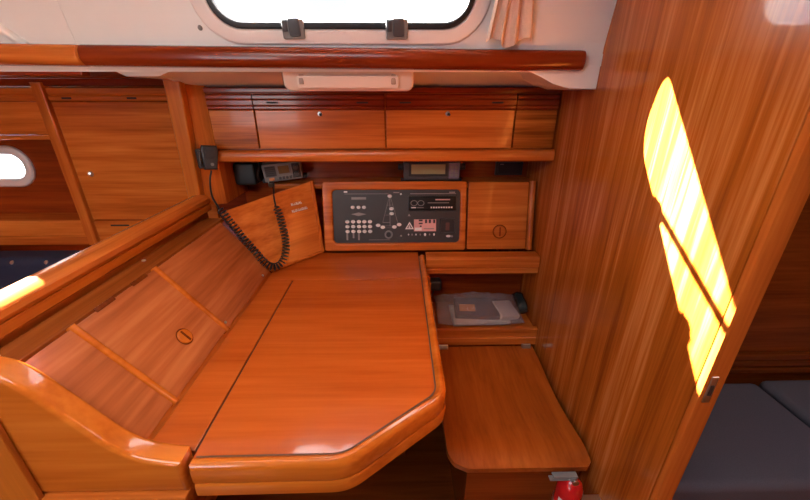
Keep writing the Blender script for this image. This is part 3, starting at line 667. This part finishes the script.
for o in fx.children: o.location.z += .036          # hangs a little higher on its clamp

# ------------------------------------------------------------------ plastic bag on the shelf
bg_ = empty('plastic_bag', (.32, 1.21, .486), 'clear plastic bag of papers lying on the shelf', 'bag')
rnd = random.Random(4)
def pillow(cx, cy, w, d, h, z0, nx=26, ny=14, amp=.004, seed=1):
    from mathutils import noise
    t = bmesh.new(); L = []
    for s in (1, -1):
        g = []
        for j in range(ny + 1):
            row = []
            for i in range(nx + 1):
                u, v = 2 * i / nx - 1, 2 * j / ny - 1; k = ((1 - abs(u) ** 3.2) * (1 - abs(v) ** 3)) ** .5
                x, y = cx + u * w / 2, cy + v * d / 2
                wob = noise.noise(Vector((x * 22 + seed, y * 22, s * 3))) * amp * 2.2 + noise.noise(Vector((x * 60, y * 60 + seed, s))) * amp
                z = z0 + h / 2 + s * h / 2 * k + (wob * k if s > 0 else 0) + (v + 1) * .012
                row.append(t.verts.new((x + .004 * noise.noise(Vector((x * 40, y * 40, seed))), y, max(z, z0 + .001))))
            g.append(row)
        L.append(g)
        for j in range(ny):
            for i in range(nx):
                q = (g[j][i], g[j][i + 1], g[j + 1][i + 1], g[j + 1][i]); t.faces.new(q if s > 0 else q[::-1])
    bmesh.ops.remove_doubles(t, verts=t.verts[:], dist=.0008); return t
obj('film', pillow(.303, 1.205, .325, .165, .066, .487, 34, 18, .008), M_bag, bg_, ang=80)
def tilt(x, y, z, rx=0, ry=0, rz=0): return Matrix.Translation((x, y, z)) @ Matrix.Rotation(R(rz), 4, 'Z') @ Matrix.Rotation(R(rx), 4, 'X') @ Matrix.Rotation(R(ry), 4, 'Y')
b = nb(); box(b, (-.085, -.05, -.012), (.085, .05, .012), .004); bk = obj('booklet', b, M_book, bg_, tilt(.30, 1.205, .533, 12, 0, -4), label='dark grey booklet inside')
b = nb(); box(b, (-.030, -.018, .0115), (.030, .018, .0135), .0005); obj('label_sticker', b, M_orange, bk, tilt(.262, 1.195, .532, 12, 0, -4), label='orange sticker')
b = nb(); box(b, (-.11, -.055, -.006), (.11, .055, .006), .002); obj('paper_stack', b, M_paper, bg_, tilt(.310, 1.195, .512, 9, 0, 3), label='cream papers inside')
b = nb(); box(b, (-.04, -.045, -.012), (.04, .045, .012), .006); obj('paper_wad', b, M_paper, bg_, tilt(.412, 1.195, .530, 12, 8, 14))
b = nb(); pillow_ = pillow(.489, 1.255, .042, .10, .055, .487, 12, 10, .004, 9)
b.free(); tag(obj('dark_pouch', pillow_, plain('dark_green_film', (.02, .03, .028), .25), None, ang=80), 'small dark green pouch tucked behind the plastic bag', 'pouch')
pg = empty('power_plug', (.12, 1.30, .60), 'black power plug on the left wall of the open shelf', 'plug')
b = nb(); box(b, (.1125, 1.205, .610), (.160, 1.247, .652), .008, 3); obj('body', b, M_black, pg)
b = nb(); tube(b, bez([(.135, 1.225, .612), (.130, 1.25, .57), (.126, 1.29, .53), (.122, 1.315, .490)], 6), .003, 8); obj('cable', b, M_cord, pg)

# ------------------------------------------------------------------ instruments in the recess
vh = empty('vhf_radio', (-.43, 1.36, 1.0), 'grey marine radio with small screen and speaker grille in the recess', 'radio')
MV = tilt(-.428, 1.345, 1.043, 6, -5, 12)
def vo(name, lo, hi, mat, parent, bev=.002, **k): return obj(name, box(nb(), lo, hi, bev), mat, parent, MV, **k)
body = vo('body', (-.068, -.012, -.033), (.068, .075, .033), M_lgrey, vh, .006)
vo('bracket', (-.082, .02, -.043), (.082, .045, -.030), M_black, vh, .003)
gl = vo('speaker_grille', (-.060, -.0155, -.012), (-.022, -.011, .026), M_grey, vh, .003)
for i in range(5): vo('grille_slot', (-.056, -.0165, -.007 + i * .007), (-.026, -.0148, -.0045 + i * .007), M_black, gl, 0)
sc2 = vo('screen_frame', (-.016, -.0155, -.008), (.030, -.011, .028), M_lgrey, vh, .002)
vo('screen', (-.012, -.0168, -.004), (.026, -.0148, .024), M_lcdd, sc2, .001)
for i in range(5): vo('key', (-.016 + i * .0125, -.0165, -.026), (-.007 + i * .0125, -.0115, -.016), M_grey, vh, .001)
vo('red_key', (-.050, -.0165, -.026), (-.032, -.0115, -.016), M_orange, vh, .001)
vo('end_block', (.036, -.014, -.026), (.064, -.011, .028), M_black, vh, .002)
for z in (.014, -.010):
    b = nb(); cyl(b, (.050, -.013, z), (0, -1, 0), .009, .008, .012, 18, .001); obj('knob', b, M_grey, vh, MV)
b = nb(); cyl(b, (-.048, -.012, -.034), (0, -1, -.3), .010, .009, .018, 18, .002); obj('jack_plug', b, M_metal, vh, MV)
tag(bx('speaker_box', (-.605, 1.33, .992), (-.525, 1.438, 1.075), M_rubber, bev=.012), 'black speaker box in the dark left end of the recess', 'speaker')

di = empty('navigation_display', (.122, 1.35, 1.0), 'black navigation receiver with wide olive display in the recess', 'display')
bx('body', (.018, 1.325, 1.012), (.226, 1.40, 1.078), M_grey, di, bev=.006)
sf = bx('screen_frame', (.036, 1.3215, 1.026), (.180, 1.3255, 1.075), M_black, di, bev=.002)
bx('screen', (.046, 1.320, 1.035), (.170, 1.3225, 1.070), M_lcd, sf, bev=.001, label='olive liquid crystal screen')
kp = bx('keypad', (.184, 1.3215, 1.018), (.222, 1.3255, 1.075), plain('purple_grey', (.17, .15, .20), .4), di, bev=.002)
for i in range(2):
    for j in range(3): bx('key', (.189 + i * .016, 1.3195, 1.026 + j * .014), (.200 + i * .016, 1.322, 1.036 + j * .014), M_lgrey, kp, bev=.001)
for s, x in ((-1, .018), (1, .226)):
    b = nb(); cyl(b, (x, 1.345, 1.058), (s, 0, 0), .013, .011, .020, 18, .002); obj('bracket_knob', b, M_rubber, di)
bx('bracket', (.008, 1.342, 1.001), (.236, 1.370, 1.0115), M_black, di, bev=.001)

# ------------------------------------------------------------------ microphone and coiled cord
mi = empty('hand_microphone', (-.62, 1.195, 1.08), 'black hand microphone clipped to the post', 'microphone')
MM = tilt(-.600, 1.180, 1.117, -8, 6, 34)
b = nb(); prism(b, [(-.022, .038), (.022, .038), (.025, .02), (.018, -.036), (-.018, -.036), (-.025, .02)], -.014, .014, 1, .006, 3); obj('body', b, M_black, mi, MM)
b = nb(); box(b, (-.013, -.0165, -.004), (.013, -.0135, .024), .002); g_ = obj('grille', b, M_black, mi, MM)
b = nb(); cyl(b, (.004, -.0135, -.020), (0, -1, 0), .005, .005, .002, 14); obj('maker_badge', b, M_lgrey, mi, MM)
b = nb(); box(b, (-.032, -.010, -.025), (-.024, .012, .02), .003); obj('talk_key', b, M_rubber, mi, MM)
b = nb(); box(b, (-.638, 1.170, 1.085), (-.618, 1.2, 1.145), .004); obj('clip', b, M_rubber, mi)

cd = empty('coiled_cord', (-.41, 1.08, .77), 'black coiled microphone cord looping down over the corner panel', 'cord')
straight = bez([(-.602, 1.178, 1.078), (-.607, 1.165, 1.045), (-.592, 1.130, 1.005), (-.566, 1.105, .976)], 8)
main = bez([(-.566, 1.105, .976), (-.535, 1.090, .938), (-.500, 1.078, .892), (-.465, 1.072, .842), (-.437, 1.074, .797), (-.415, 1.086, .777), (-.395, 1.110, .783), (-.385, 1.135, .815), (-.386, 1.150, .850), (-.393, 1.160, .890), (-.403, 1.172, .930), (-.414, 1.180, .962)], 22)
tail = bez([(-.414, 1.180, .962), (-.422, 1.200, .985), (-.445, 1.28, 1.012), (-.468, 1.310, 1.010)], 8)
b = nb(); tube(b, straight, .003, 8); obj('lead', b, M_cord, cd)
# helix: turns spaced by arc length, tighter in the hanging loop
cum = [0]
for p, q in zip(main, main[1:]): cum.append(cum[-1] + (q - p).length)
Ltot = cum[-1]; turns = 44; steps = turns * 12; hel = []
ref = Vector((0, 0, 1)); j = 0
for i in range(steps + 1):
    s_ = Ltot * i / steps
    while j < len(cum) - 2 and cum[j + 1] < s_: j += 1
    f_ = (s_ - cum[j]) / max(1e-9, cum[j + 1] - cum[j]); p = main[j].lerp(main[j + 1], f_)
    d_ = (main[min(j + 2, len(main) - 1)] - main[max(j - 1, 0)]).normalized(); a1 = nC - d_ * nC.dot(d_); a1.normalize(); a2 = d_.cross(a1)
    k = min(1, i / 14, (steps - i) / 14); an = 2 * math.pi * turns * i / steps
    hel.append(p + (a1 * math.cos(an) + a2 * math.sin(an)) * .0108 * k)
b = nb(); tube(b, hel, .0024, 6); obj('coil', b, M_cord, cd)
b = nb(); tube(b, tail, .003, 8); obj('lead', b, M_cord, cd)

# ------------------------------------------------------------------ curtain at the window's right end
b = nb(); nx, nz = 44, 16; g = []
for j in range(nz + 1):
    v = j / nz; row = []
    for i in range(nx + 1):
        u = i / nx; z = 1.66 - v * (.243 - .010 * math.sin(u * 9)); wd = .080 + .022 * v
        x = .268 + (u - .5) * wd + .006 * math.sin(v * 4 + u * 3)
        y = wallY(z) - .022 - .011 * math.sin(u * math.pi * 2 * 3.5 + v * .8) * (.6 + .4 * v) - .004 * math.sin(u * 41)
        row.append(b.verts.new((x, y, z)))
    g.append(row)
for j in range(nz):
    for i in range(nx): b.faces.new((g[j][i], g[j][i + 1], g[j + 1][i + 1], g[j + 1][i]))
cu = obj('curtain', b, M_curt, None, label='peach pleated curtain gathered at the right end of the window', cat='curtain', ang=80)
sm = cu.modifiers.new('thickness', 'SOLIDIFY'); sm.thickness = .0015

# ------------------------------------------------------------------ aft cabin seen through the doorway
be = empty('berth', (1.1, .7, 0), 'aft cabin berth base with hardwood front edge beyond the doorway', 'berth')
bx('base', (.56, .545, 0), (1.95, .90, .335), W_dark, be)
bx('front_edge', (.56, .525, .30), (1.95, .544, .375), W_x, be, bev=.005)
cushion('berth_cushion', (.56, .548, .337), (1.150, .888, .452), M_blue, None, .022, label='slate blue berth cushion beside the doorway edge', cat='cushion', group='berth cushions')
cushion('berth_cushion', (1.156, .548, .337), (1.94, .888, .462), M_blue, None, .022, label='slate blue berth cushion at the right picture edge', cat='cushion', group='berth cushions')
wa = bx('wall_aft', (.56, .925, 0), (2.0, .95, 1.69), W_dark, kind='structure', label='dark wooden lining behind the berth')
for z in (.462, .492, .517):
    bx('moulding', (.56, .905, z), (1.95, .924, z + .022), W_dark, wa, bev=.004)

# ------------------------------------------------------------------ rigging line outside; its shadow crosses the sunlit bulkhead
rl = empty('rigging_line', (-.485, 1.3, 1.80), 'thin rigging line outside the long cabin window', 'rope')
D_ = Vector((1, -.605, -.711)); p1 = Vector((BX, .737, 1.124)) - D_ * .85; p2 = Vector((BX, .476, .967)) - D_ * .85; e1 = p1 + (p1 - p2) * 1.2; e2 = p2 - (p1 - p2) * .4
b = nb(); tube(b, [e1, e2], .0085, 10); obj('line', b, M_lgrey, rl)
for p in (e1, e2):
    b = nb(); lathe(b, [(.004, -.012), (.010, -.008), (.010, .008), (.004, .012)], 14, Matrix.Translation(p)); obj('end_knot', b, M_lgrey, rl)

# loose black cable lying in the left end of the recess
b = nb(); tube(b, bez([(-.505, 1.375, 1.004), (-.515, 1.345, 1.010), (-.512, 1.322, 1.030), (-.505, 1.330, 1.062), (-.512, 1.360, 1.075), (-.520, 1.390, 1.050), (-.515, 1.41, 1.006)], 8), .0035, 8)
tag(obj('loose_cable', b, M_cord), 'loose black cable looped between the speaker box and the radio', 'cable')
